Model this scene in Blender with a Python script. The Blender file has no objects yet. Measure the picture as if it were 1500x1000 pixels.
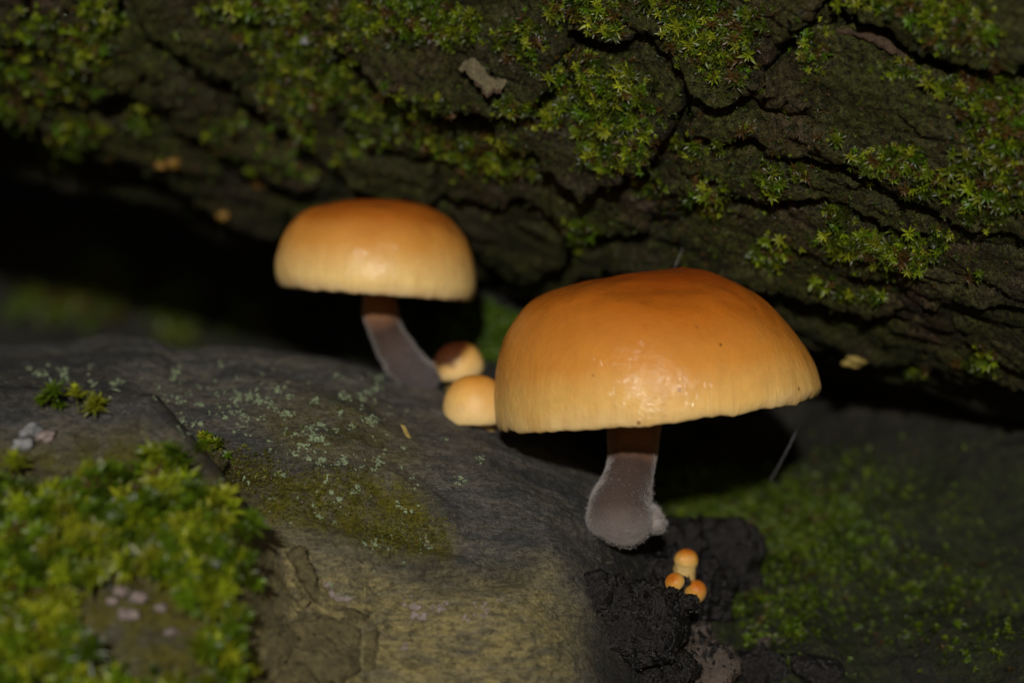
import bpy, math, random
import numpy as np
from mathutils import Vector, Matrix, geometry
from mathutils.bvhtree import BVHTree

# ------------------------------------------------------------------ camera, sky, sun, exposure
# macro scene: 1 Blender unit = 10 cm (unit scale 0.1), a cap is about 5 cm wide
scene = bpy.context.scene
scene.unit_settings.system = 'METRIC'
scene.unit_settings.scale_length = 0.1
CAM_Y = -4.0
FRAME_W = 1500.0 / 950.0
LENS = 36.0 * 4.0 / FRAME_W
cam_data = bpy.data.cameras.new("camera")
cam = bpy.data.objects.new("camera", cam_data)
scene.collection.objects.link(cam)
cam.location = (0, CAM_Y, 0)
cam.rotation_euler = (math.radians(90), 0, 0)
cam_data.lens = LENS
cam_data.sensor_width = 36
cam_data.clip_start = 0.05
cam_data.clip_end = 200
cam_data.dof.use_dof = True
cam_data.dof.focus_distance = 3.70
cam_data.dof.aperture_fstop = 0.8
cam_data.dof.aperture_blades = 7
scene.camera = cam

SUN_EL, SUN_AZ = math.radians(14.0), math.radians(3.0)      # light from just above the camera, slightly from its left
world = bpy.data.worlds.new("World")
scene.world = world
world.use_nodes = True
wn = world.node_tree.nodes
sky = wn.new('ShaderNodeTexSky')
sky.sky_type = 'NISHITA'
sky.sun_disc = False
sky.sun_elevation = SUN_EL
sky.sun_rotation = math.radians(180) + SUN_AZ
wn['Background'].inputs['Strength'].default_value = 0.022
world.node_tree.links.new(sky.outputs[0], wn['Background'].inputs['Color'])
sun_data = bpy.data.lights.new("sun", 'SUN')
sun_data.energy = 3.0
sun_data.angle = math.radians(2.0)
sun_data.color = (1.0, 0.96, 0.9)
sun = bpy.data.objects.new("sun", sun_data)
scene.collection.objects.link(sun)
sun_dir = Vector((math.sin(SUN_AZ) * math.cos(SUN_EL), math.cos(SUN_AZ) * math.cos(SUN_EL), -math.sin(SUN_EL)))
sun.rotation_euler = sun_dir.to_track_quat('-Z', 'Y').to_euler()
sun.location = (0, -5, 2)
scene.view_settings.view_transform = 'Standard'
scene.view_settings.look = 'None'
scene.view_settings.exposure = 0.0
scene.view_settings.gamma = 1.0
scene.view_settings.use_curve_mapping = False
scene.cycles.use_denoising = True
scene.cycles.max_bounces = 6

# ------------------------------------------------------------------ helpers
rng = np.random.default_rng(11)
C = scene.collection

def at(px, py, y):
    """point seen at photo pixel (px, py) and lying at depth y"""
    s = (y - CAM_Y) / 4.0 / 950.0
    return np.array([(px - 750) * s, y, (500 - py) * s])

def to_px(P):
    s = 4.0 * 950.0 / (P[:, 1] - CAM_Y)
    return np.stack([750 + P[:, 0] * s, 500 - P[:, 2] * s], 1)

_perm = np.random.default_rng(5).permutation(256)
_perm = np.concatenate([_perm, _perm, _perm])
_grad = np.random.default_rng(6).normal(size=(256, 3))
_grad /= np.linalg.norm(_grad, axis=1)[:, None]
def noise(P, scale=1.0, seed=0.0):
    P = np.asarray(P, float) * scale + seed * 17.31 + 100.0
    I = np.floor(P).astype(int); F = P - I; I &= 255
    U = F * F * F * (F * (F * 6 - 15) + 10)
    out = 0.0
    for dx in (0, 1):
        for dy in (0, 1):
            for dz in (0, 1):
                h = _perm[_perm[_perm[I[:, 0] + dx] + I[:, 1] + dy] + I[:, 2] + dz]
                g = _grad[h]
                d = g[:, 0] * (F[:, 0] - dx) + g[:, 1] * (F[:, 1] - dy) + g[:, 2] * (F[:, 2] - dz)
                w = (U[:, 0] if dx else 1 - U[:, 0]) * (U[:, 1] if dy else 1 - U[:, 1]) * (U[:, 2] if dz else 1 - U[:, 2])
                out = out + w * d
    return out * 1.6
def fbm(P, scale, octaves=4, gain=0.5, seed=0.0):
    a, s, o = 1.0, scale, 0.0
    for k in range(octaves):
        o = o + a * noise(P, s, seed + k); a *= gain; s *= 2.03
    return o
def smooth(a, b, x):
    t = np.clip((x - a) / (b - a), 0, 1)
    return t * t * (3 - 2 * t)
def crom(pts, n):
    """Catmull-Rom through control rows"""
    p = np.asarray(pts, float); p = np.vstack([2 * p[0] - p[1], p, 2 * p[-1] - p[-2]])
    t = np.linspace(0, len(p) - 3 - 1e-9, n); i = t.astype(int); f = (t - i)[:, None]
    a, b, c, d = p[i], p[i + 1], p[i + 2], p[i + 3]
    return 0.5 * (2 * b + (c - a) * f + (2 * a - 5 * b + 4 * c - d) * f ** 2 + (3 * b - a - 3 * c + d) * f ** 3)

def mesh_obj(name, verts, faces, mat, parent=None, smooth_shade=True, attrs=None):
    me = bpy.data.meshes.new(name)
    verts = np.asarray(verts, np.float32)
    if isinstance(faces, np.ndarray):
        n, k = faces.shape
        me.vertices.add(len(verts)); me.vertices.foreach_set('co', verts.ravel())
        me.loops.add(n * k); me.loops.foreach_set('vertex_index', faces.astype(np.int32).ravel())
        me.polygons.add(n); me.polygons.foreach_set('loop_start', np.arange(0, n * k, k, dtype=np.int32))
        me.update(calc_edges=True)
    else:
        me.from_pydata(verts.tolist(), [], [list(f) for f in faces]); me.update()
    me.validate()
    if smooth_shade:
        me.polygons.foreach_set('use_smooth', np.ones(len(me.polygons), bool))
    for k, v in (attrs or {}).items():
        v = np.asarray(v, np.float32)
        if v.ndim == 1:
            a = me.attributes.new(k, 'FLOAT', 'POINT'); a.data.foreach_set('value', v)
        elif v.shape[1] == 3:
            a = me.attributes.new(k, 'FLOAT_VECTOR', 'POINT'); a.data.foreach_set('vector', v.ravel())
    me.materials.append(mat)
    o = bpy.data.objects.new(name, me); C.objects.link(o)
    if parent: o.parent = parent
    return o
def tag(o, label=None, cat=None, group=None, kind=None):
    if label: o['label'] = label
    if cat: o['category'] = cat
    if group: o['group'] = group
    if kind: o['kind'] = kind
    return o
def empty(name, label, cat, group=None):
    o = bpy.data.objects.new(name, None); C.objects.link(o); o.empty_display_size = 0.05
    return tag(o, label, cat, group)
def grid_faces(nu, nv, wrap=False):
    i, j = np.meshgrid(np.arange(nu - 1), np.arange(nv if wrap else nv - 1), indexing='ij')
    j2 = (j + 1) % nv
    return np.stack([i * nv + j, (i + 1) * nv + j, (i + 1) * nv + j2, i * nv + j2], -1).reshape(-1, 4)

class Surf:
    """surface that photo pixels and scattered points are dropped on"""
    def __init__(self, V, F):
        self.b = BVHTree.FromPolygons([tuple(v) for v in V], [tuple(f) for f in F])
    def px(self, px, py):
        d = Vector(((px - 750) / 950.0 / 4.0, 1.0, (500 - py) / 950.0 / 4.0)).normalized()
        h, n, _, _ = self.b.ray_cast(Vector((0, CAM_Y, 0)), d)
        if h is None: return None, None
        if n.dot(d) > 0: n = -n
        return np.array(h), np.array(n)

# ------------------------------------------------------------------ materials
def new_mat(name):
    m = bpy.data.materials.new(name); m.use_nodes = True
    nt = m.node_tree
    return m, nt, nt.nodes, nt.links, nt.nodes['Principled BSDF']
def N(nodes, t, **kw):
    n = nodes.new(t)
    for k, v in kw.items():
        if hasattr(n, k): setattr(n, k, v)
        else: n.inputs[k].default_value = v
    return n
def tex(nt, scale, detail=4, rough=0.55, coord=None, lo=0.35, hi=0.65, stretch=None):
    """noise remapped to 0..1"""
    nodes, links = nt.nodes, nt.links
    n = N(nodes, 'ShaderNodeTexNoise'); n.inputs['Scale'].default_value = scale
    n.inputs['Detail'].default_value = detail; n.inputs['Roughness'].default_value = rough
    if coord is None:
        coord = N(nodes, 'ShaderNodeTexCoord').outputs['Object']
    if stretch:
        mp = N(nodes, 'ShaderNodeMapping'); mp.inputs['Scale'].default_value = stretch[0]
        mp.inputs['Rotation'].default_value = stretch[1] if len(stretch) > 1 else (0, 0, 0)
        links.new(coord, mp.inputs['Vector']); coord = mp.outputs[0]
    links.new(coord, n.inputs['Vector'])
    r = N(nodes, 'ShaderNodeMapRange'); r.inputs['From Min'].default_value = lo; r.inputs['From Max'].default_value = hi
    links.new(n.outputs['Fac'], r.inputs['Value'])
    return r.outputs[0]
def mix(nt, fac, a, b):
    n = nt.nodes.new('ShaderNodeMix'); n.data_type = 'RGBA'
    for s, v in ((0, fac), (6, a), (7, b)):
        if hasattr(v, 'is_output'): nt.links.new(v, n.inputs[s])
        else: n.inputs[s].default_value = v if s == 0 else (*v, 1.0)
    return n.outputs[2]
def mul(nt, a, b, op='MULTIPLY'):
    n = nt.nodes.new('ShaderNodeMath'); n.operation = op
    for s, v in ((0, a), (1, b)):
        if hasattr(v, 'is_output'): nt.links.new(v, n.inputs[s])
        else: n.inputs[s].default_value = v
    return n.outputs[0]
def attr(nt, name, out='Fac'):
    n = nt.nodes.new('ShaderNodeAttribute'); n.attribute_name = name
    return n.outputs[out]
def bump(nt, bsdf, heights):
    prev = None
    for h, strength, dist in heights:
        b = nt.nodes.new('ShaderNodeBump'); b.inputs['Strength'].default_value = strength
        b.inputs['Distance'].default_value = dist
        nt.links.new(h, b.inputs['Height'])
        if prev: nt.links.new(prev, b.inputs['Normal'])
        prev = b.outputs[0]
    nt.links.new(prev, bsdf.inputs['Normal'])

def bark_material(name, dark=1.0):
    m, nt, nodes, links, B = new_mat(name)
    base = mix(nt, tex(nt, 9, 6), (0.026 * dark, 0.022 * dark, 0.012 * dark), (0.115 * dark, 0.088 * dark, 0.058 * dark))
    red = tex(nt, 4.5, 5, lo=0.52, hi=0.66)
    base = mix(nt, mul(nt, red, 0.5), base, (0.170 * dark, 0.078 * dark, 0.055 * dark))
    film = tex(nt, 6.0, 8, 0.65, lo=0.36, hi=0.56)
    base = mix(nt, mul(nt, film, 0.85), base, (0.088 * dark, 0.096 * dark, 0.018 * dark))
    fine = tex(nt, 110, 5, 0.75, lo=0.36, hi=0.62)
    base = mix(nt, fine, (0.011, 0.011, 0.007), base)
    speck = tex(nt, 190, 2, 0.5, lo=0.70, hi=0.74)
    base = mix(nt, mul(nt, speck, 0.5), base, (0.16, 0.15, 0.10))
    links.new(base, B.inputs['Base Color'])
    B.inputs['Roughness'].default_value = 0.38
    B.inputs['Specular IOR Level'].default_value = 0.16
    bump(nt, B, [(tex(nt, 26, 6, 0.7, lo=0.2, hi=0.8), 0.9, 0.035), (tex(nt, 110, 4, 0.75, lo=0.2, hi=0.8), 1.0, 0.012)])
    return m
M_bark = bark_material('bark')
M_inner = bark_material('inner_bark', 0.55)

def wood_material():
    m, nt, nodes, links, B = new_mat('weathered_wood')
    grain = ((1.0, 3.0, 4.0), (0, math.radians(28), 0))
    base = mix(nt, tex(nt, 7, 6, stretch=grain), (0.076, 0.077, 0.077), (0.175, 0.165, 0.142))
    brown = tex(nt, 7, 6, 0.65, lo=0.44, hi=0.62, stretch=grain)
    base = mix(nt, mul(nt, brown, 0.28), base, (0.185, 0.138, 0.078))
    olive = mul(nt, attr(nt, 'olive'), tex(nt, 16, 6, 0.65, lo=0.25, hi=0.6, stretch=grain))
    base = mix(nt, olive, base, (0.40, 0.33, 0.135))
    film = mul(nt, attr(nt, 'film'), tex(nt, 30, 6, 0.7, lo=0.30, hi=0.56))
    base = mix(nt, film, base, (0.150, 0.130, 0.011))
    dark_wood = attr(nt, 'dark_wood')
    base = mix(nt, mul(nt, dark_wood, 0.85), base, (0.017, 0.016, 0.016))
    fine = tex(nt, 120, 5, 0.8, lo=0.40, hi=0.62, stretch=((0.55, 1, 1.5), (0, 0.45, 0)))
    base = mix(nt, mul(nt, fine, 0.66), base, (0.016, 0.014, 0.011))
    pit = tex(nt, 60, 5, 0.7, lo=0.56, hi=0.66)
    base = mix(nt, mul(nt, pit, 0.55), base, (0.014, 0.013, 0.011))
    speck = mul(nt, tex(nt, 130, 3, 0.65, lo=0.60, hi=0.66), tex(nt, 9, 3, lo=0.35, hi=0.6))
    base = mix(nt, mul(nt, speck, 0.6), base, (0.22, 0.21, 0.14))
    links.new(base, B.inputs['Base Color'])
    B.inputs['Roughness'].default_value = 0.5
    B.inputs['Specular IOR Level'].default_value = 0.15
    bump(nt, B, [(tex(nt, 22, 6, 0.65, lo=0.2, hi=0.8, stretch=grain), 0.5, 0.02), (tex(nt, 150, 4, 0.75, lo=0.2, hi=0.8), 0.9, 0.007)])
    return m
M_wood = wood_material()

def soil_material():
    m, nt, nodes, links, B = new_mat('soil')
    base = mix(nt, tex(nt, 6, 7, 0.65), (0.017, 0.014, 0.011), (0.042, 0.032, 0.026))
    green = tex(nt, 2.6, 6, 0.6, lo=0.42, hi=0.6)
    base = mix(nt, mul(nt, green, 0.6), base, (0.024, 0.034, 0.006))
    base = mix(nt, mul(nt, attr(nt, 'green'), tex(nt, 11, 6, 0.65, lo=0.3, hi=0.6)), base, (0.036, 0.050, 0.004))
    base = mix(nt, tex(nt, 70, 4, 0.7, lo=0.35, hi=0.75), (0.008, 0.008, 0.006), base)
    links.new(base, B.inputs['Base Color'])
    B.inputs['Roughness'].default_value = 0.75
    B.inputs['Specular IOR Level'].default_value = 0.25
    bump(nt, B, [(tex(nt, 20, 6, 0.7, lo=0.2, hi=0.8), 0.9, 0.03), (tex(nt, 110, 3, 0.7, lo=0.2, hi=0.8), 0.7, 0.006)])
    return m
M_soil = soil_material()

def cap_material(name, stops, spots=1.0, streak=1.0):
    """colour runs from disc (t=0) to margin (t=1) as the pigment of the cap does"""
    m, nt, nodes, links, B = new_mat(name)
    t = attr(nt, 't')
    wob = tex(nt, 9, 3, lo=0.2, hi=0.8)
    t2 = mul(nt, t, mul(nt, mul(nt, wob, -0.5, 'ADD'), 0.10), 'ADD')
    ramp = nodes.new('ShaderNodeValToRGB'); links.new(t2, ramp.inputs[0])
    e = ramp.color_ramp.elements
    while len(e) < len(stops): e.new(0.5)
    for k, (p, c) in enumerate(stops):
        e[k].position = p; e[k].color = (*c, 1)
    base = ramp.outputs[0]
    ring = attr(nt, 'ring', 'Vector')
    st = tex(nt, 7.0, 4, 0.6, coord=ring, lo=0.40, hi=0.66)
    edge = N(nodes, 'ShaderNodeMapRange'); edge.inputs['From Min'].default_value = 0.55; edge.inputs['From Max'].default_value = 0.95
    links.new(t, edge.inputs['Value'])
    base = mix(nt, mul(nt, mul(nt, st, edge.outputs[0]), 0.30 * streak), base, (0.40, 0.17, 0.035))
    st2 = tex(nt, 26.0, 2, 0.5, coord=ring, lo=0.5, hi=0.66)
    e2 = N(nodes, 'ShaderNodeMapRange'); e2.inputs['From Min'].default_value = 0.82; e2.inputs['From Max'].default_value = 1.0
    links.new(t, e2.inputs['Value'])
    base = mix(nt, mul(nt, mul(nt, st2, e2.outputs[0]), 0.30 * streak), base, (0.34, 0.18, 0.06))
    # sparse dark specks
    vor = N(nodes, 'ShaderNodeTexVoronoi'); vor.inputs['Scale'].default_value = 34
    tc = N(nodes, 'ShaderNodeTexCoord'); links.new(tc.outputs['Object'], vor.inputs['Vector'])
    sp = N(nodes, 'ShaderNodeMapRange'); sp.inputs['From Min'].default_value = 0.13; sp.inputs['From Max'].default_value = 0.06
    links.new(vor.outputs['Distance'], sp.inputs['Value'])
    pick = N(nodes, 'ShaderNodeSeparateColor'); links.new(vor.outputs['Color'], pick.inputs[0])
    pk = N(nodes, 'ShaderNodeMapRange'); pk.inputs['From Min'].default_value = 0.45; pk.inputs['From Max'].default_value = 0.9
    links.new(pick.outputs[0], pk.inputs['Value'])
    base = mix(nt, mul(nt, mul(nt, sp.outputs[0], pk.outputs[0]), 0.75 * spots), base, (0.12, 0.035, 0.008))
    base = mix(nt, mul(nt, tex(nt, 60, 4, 0.7, lo=0.35, hi=0.8), 0.16), base, (0.30, 0.12, 0.02))
    base = mix(nt, mul(nt, tex(nt, 8, 4, 0.6, lo=0.45, hi=0.75), 0.22), base, (0.36, 0.11, 0.010))
    links.new(base, B.inputs['Base Color'])
    B.inputs['Roughness'].default_value = 0.42
    B.inputs['Specular IOR Level'].default_value = 0.18
    links.new(mul(nt, mul(nt, tex(nt, 40, 4, 0.65, lo=0.49, hi=0.60), 0.6), 0.03, 'ADD'), B.inputs['Coat Weight'])
    B.inputs['Coat Roughness'].default_value = 0.09
    B.inputs['Subsurface Weight'].default_value = 0.15
    B.inputs['Subsurface Radius'].default_value = (1.0, 0.42, 0.12)
    B.inputs['Subsurface Scale'].default_value = 0.03
    bump(nt, B, [(st2, 0.05, 0.005), (tex(nt, 95, 3, 0.6, lo=0.2, hi=0.8), 0.16, 0.004), (tex(nt, 30, 3, 0.5, lo=0.2, hi=0.8), 0.12, 0.01)])
    if B.inputs.get('Coat Normal'):
        cb = nodes.new('ShaderNodeBump'); cb.inputs['Strength'].default_value = 0.5; cb.inputs['Distance'].default_value = 0.0036
        links.new(mul(nt, tex(nt, 85, 4, 0.65, lo=0.2, hi=0.8), mul(nt, tex(nt, 16, 3, 0.6, coord=ring, lo=0.2, hi=0.8), 0.35), 'ADD'), cb.inputs['Height']); links.new(cb.outputs[0], B.inputs['Coat Normal'])
    return m
M_cap = cap_material('cap_orange', [(0.0, (0.21, 0.034, 0.002)), (0.28, (0.27, 0.048, 0.002)), (0.54, (0.43, 0.118, 0.008)), (0.77, (0.58, 0.240, 0.036)), (0.93, (0.73, 0.45, 0.13)), (1.0, (0.74, 0.53, 0.23))], 1.0, 0.6)
M_cap2 = cap_material('cap_tan', [(0.0, (0.17, 0.026, 0.002)), (0.25, (0.26, 0.052, 0.003)), (0.48, (0.37, 0.108, 0.010)), (0.68, (0.56, 0.260, 0.050)), (0.90, (0.74, 0.53, 0.20)), (1.0, (0.60, 0.45, 0.24))], 0.2, 0.5)
M_button = cap_material('cap_button', [(0.0, (0.55, 0.19, 0.02)), (0.3, (0.66, 0.30, 0.05)), (0.6, (0.74, 0.46, 0.14)), (1.0, (0.76, 0.58, 0.28))], 0.0, 0.2)

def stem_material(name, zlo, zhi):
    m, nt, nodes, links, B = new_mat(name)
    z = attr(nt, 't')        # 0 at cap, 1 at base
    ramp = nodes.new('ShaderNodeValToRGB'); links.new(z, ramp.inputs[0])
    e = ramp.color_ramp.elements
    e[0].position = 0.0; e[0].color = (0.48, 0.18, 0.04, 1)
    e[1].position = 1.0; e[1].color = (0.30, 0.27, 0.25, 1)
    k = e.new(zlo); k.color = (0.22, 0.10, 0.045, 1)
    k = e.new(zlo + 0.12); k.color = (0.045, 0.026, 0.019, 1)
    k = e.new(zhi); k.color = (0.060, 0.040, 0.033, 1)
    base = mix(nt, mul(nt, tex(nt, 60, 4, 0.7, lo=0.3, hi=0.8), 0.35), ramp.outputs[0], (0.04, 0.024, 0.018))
    links.new(base, B.inputs['Base Color'])
    B.inputs['Roughness'].default_value = 0.8
    B.inputs['Specular IOR Level'].default_value = 0.2
    B.inputs['Sheen Weight'].default_value = 0.42
    B.inputs['Sheen Roughness'].default_value = 0.42
    B.inputs['Sheen Tint'].default_value = (0.74, 0.70, 0.67, 1)
    bump(nt, B, [(tex(nt, 160, 3, 0.7, lo=0.2, hi=0.8), 0.5, 0.004)])
    return m
M_stem = stem_material('velvet_stem', 0.36, 0.72)
M_stem2 = stem_material('grey_velvet_stem', 0.30, 0.62)
M_stem2.node_tree.nodes['Color Ramp'].color_ramp.elements[-1].color = (0.055, 0.047, 0.048, 1)

def simple(name, col, rough=0.6, spec=0.3, var=0.4, scale=40, bmp=0.4, sheen=0):
    m, nt, nodes, links, B = new_mat(name)
    base = mix(nt, mul(nt, tex(nt, scale, 4, 0.65, lo=0.3, hi=0.75), var), col, tuple(c * 0.35 for c in col))
    links.new(base, B.inputs['Base Color'])
    B.inputs['Roughness'].default_value = rough
    B.inputs['Specular IOR Level'].default_value = spec
    B.inputs['Sheen Weight'].default_value = sheen
    bump(nt, B, [(tex(nt, scale * 2, 4, 0.7, lo=0.2, hi=0.8), bmp, 0.01)])
    return m
M_gill = simple('gill', (0.55, 0.36, 0.13), 0.7, 0.2, 0.2)
M_fuzz = simple('stem_fuzz', (0.27, 0.24, 0.225), 0.8, 0.1, 0.2)
M_lichen = simple('lichen', (0.25, 0.31, 0.18), 0.85, 0.1, 0.7, 120)
M_crust = simple('crust_fungus', (0.27, 0.215, 0.195), 0.8, 0.2, 0.8, 60)
M_char = simple('rotten_wood', (0.014, 0.012, 0.011), 0.28, 0.3, 0.85, 40, 0.8)
M_rot = simple('rotten_brown', (0.075, 0.055, 0.043), 0.6, 0.3, 0.9, 22, 1.0)
M_flake = simple('flake', (0.24, 0.20, 0.11), 0.75, 0.2, 0.8, 70, 1.0)
M_flake_edge = simple('flake_edge', (0.13, 0.085, 0.055), 0.75, 0.15, 0.9, 70, 1.0)
M_tiny = simple('tiny_orange', (0.22, 0.12, 0.02), 0.5, 0.4, 0.3)
M_silk = simple('silk', (0.6, 0.6, 0.62), 0.3, 0.5, 0.1)
M_white = simple('white_crumb', (0.25, 0.25, 0.25), 0.8, 0.2, 0.8, 60)
M_straw = simple('straw', (0.30, 0.22, 0.06), 0.6, 0.3, 0.3)

def moss_material(name, transl=0.35):
    m, nt, nodes, links, B = new_mat(name)
    col = attr(nt, 'col', 'Color')
    links.new(col, B.inputs['Base Color'])
    B.inputs['Roughness'].default_value = 0.34
    B.inputs['Specular IOR Level'].default_value = 0.36
    tr = nodes.new('ShaderNodeBsdfTranslucent'); links.new(col, tr.inputs['Color'])
    mx = nodes.new('ShaderNodeMixShader'); mx.inputs[0].default_value = transl
    out = nodes['Material Output']
    links.new(B.outputs[0], mx.inputs[1]); links.new(tr.outputs[0], mx.inputs[2]); links.new(mx.outputs[0], out.inputs['Surface'])
    return m
M_moss = moss_material('moss')

# ------------------------------------------------------------------ ground: the soil bank and the hollow behind
def ground_z(x, y):
    right = -0.37 + 0.74 * y
    right = np.where(y > 0.66, 0.118 + (y - 0.66) * 0.35, right)
    left = -0.62 + 1.15 * smooth(0.80, 1.8, y) + 0.10 * np.maximum(y - 1.8, 0)
    right = right + 0.075 * smooth(0.35, 0.70, x) * smooth(-0.1, 0.3, y)
    w = smooth(-0.42, 0.10, x - 0.10 * y)
    z = left * (1 - w) + right * w
    z = z + 0.62 * np.exp(-((x + 0.07) / 0.16) ** 2 - ((y - 0.42) / 0.16) ** 2) * (1 - w * 0.8)
    return np.maximum(z, -1.35 - 0.02 * np.abs(x))
nx, ny = 360, 330
gx = np.sign(np.linspace(-1, 1, nx)) * (np.abs(np.linspace(-1, 1, nx)) ** 2.0) * 7.0 + np.linspace(-1, 1, nx) * 1.0
gy = np.concatenate([np.linspace(-3.2, -0.9, 30), np.linspace(-0.88, 1.0, 220), np.linspace(1.03, 9.0, 80)])
X, Y = np.meshgrid(gx, gy, indexing='ij')
P = np.stack([X.ravel(), Y.ravel(), ground_z(X, Y).ravel()], 1)
dz = fbm(P, 3.0, 5, 0.55, 2) * 0.075 + fbm(P, 14.0, 4, 0.55, 7) * 0.016
P[:, 2] += dz
P[:, 1] -= fbm(P, 4.0, 4, 0.5, 12) * 0.05
gq = to_px(np.where(P[:, 1:2] > -3.0, P, np.array([[0, 0, 0.0]])))
green_w = smooth(560, 760, gq[:, 1]) * smooth(0.1, 0.3, P[:, 0]) * (1 - 0.6 * smooth(0.75, 1.1, P[:, 0]))
ground = mesh_obj('soil_bank', P, grid_faces(nx, len(gy))[:, ::-1], M_soil, attrs={'green': green_w})
tag(ground, 'dark mossy soil bank sloping up behind and beside the logs', None, None, 'structure')
S_ground = Surf(P, grid_faces(nx, len(gy)))

# ------------------------------------------------------------------ upper log
def tube(spine, radii, thetas, upright=False):
    """rings of a tube: theta 0 is the underside, growing towards the camera (-y) side"""
    T = np.gradient(spine, axis=0); T /= np.linalg.norm(T, axis=1)[:, None]
    if upright: T = np.tile(np.array([1.0, 0, 0]), (len(spine), 1))
    up = np.array([0, 0, 1.0])
    Z = up - (T @ up)[:, None] * T; Z /= np.linalg.norm(Z, axis=1)[:, None]
    Yv = np.cross(T, Z)                      # points away from the camera for a spine running to +x
    Yv = np.where((Yv[:, 1] < 0)[:, None], -Yv, Yv)
    c, s = np.cos(thetas), np.sin(thetas)
    Nrm = -Z[:, None, :] * c[None, :, None] - Yv[:, None, :] * s[None, :, None]
    return spine[:, None, :] + Nrm * radii[:, None, None], Nrm

R_UP = 0.8
edge_pts = [(-900, -60, 0.45), (0, 205, 0.52), (300, 305, 0.62), (550, 392, 0.69), (800, 445, 0.61), (1050, 490, 0.47), (1300, 545, 0.36), (1500, 598, 0.28), (2300, 820, 0.0)]
spine_up = crom([at(a, b, y) + np.array([0, 0, R_UP]) for a, b, y in edge_pts], 640)
rad_up = np.full(len(spine_up), R_UP)
th = np.concatenate([np.linspace(-0.25, 1.55, 250), np.linspace(1.57, 2 * math.pi - 0.27, 70)])
V, Nm = tube(spine_up, rad_up, th)
S_up = Surf(V[::4, ::2].reshape(-1, 3), grid_faces(160, 160, True))
Pv, Nv = V.reshape(-1, 3), Nm.reshape(-1, 3)
axis_dir = (spine_up[-1] - spine_up[0]) / np.linalg.norm(spine_up[-1] - spine_up[0])
def along(Pn, k):            # squeeze space along the log so that relief runs with the grain
    a = Pn @ axis_dir
    return Pn - np.outer(a, axis_dir) * (1 - k)
d = fbm(along(Pv, 0.4), 9.0, 5, 0.55, 3) * 0.018 - np.abs(fbm(along(Pv, 0.3), 5.5, 3, 0.5, 9)) * 0.03 + 0.004
V2 = Pv + Nv * d[:, None]
fcs = grid_faces(len(spine_up), len(th), True)
n0 = len(V2)
V2 = np.vstack([V2, spine_up[0], spine_up[-1]])
upper_log = mesh_obj('bark_log', V2[:n0], fcs, M_inner)
tag(upper_log, 'thick log with rough cracked bark and green moss overhanging the mushrooms', 'log')
for ringv, c in ((V2[:len(th)], spine_up[0]), (V2[n0 - len(th):n0], spine_up[-1])):
    mesh_obj('end_grain', np.vstack([ringv, c]), np.array([[j, (j + 1) % len(th), len(th)] for j in range(len(th))]), M_rot, upper_log)

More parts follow.
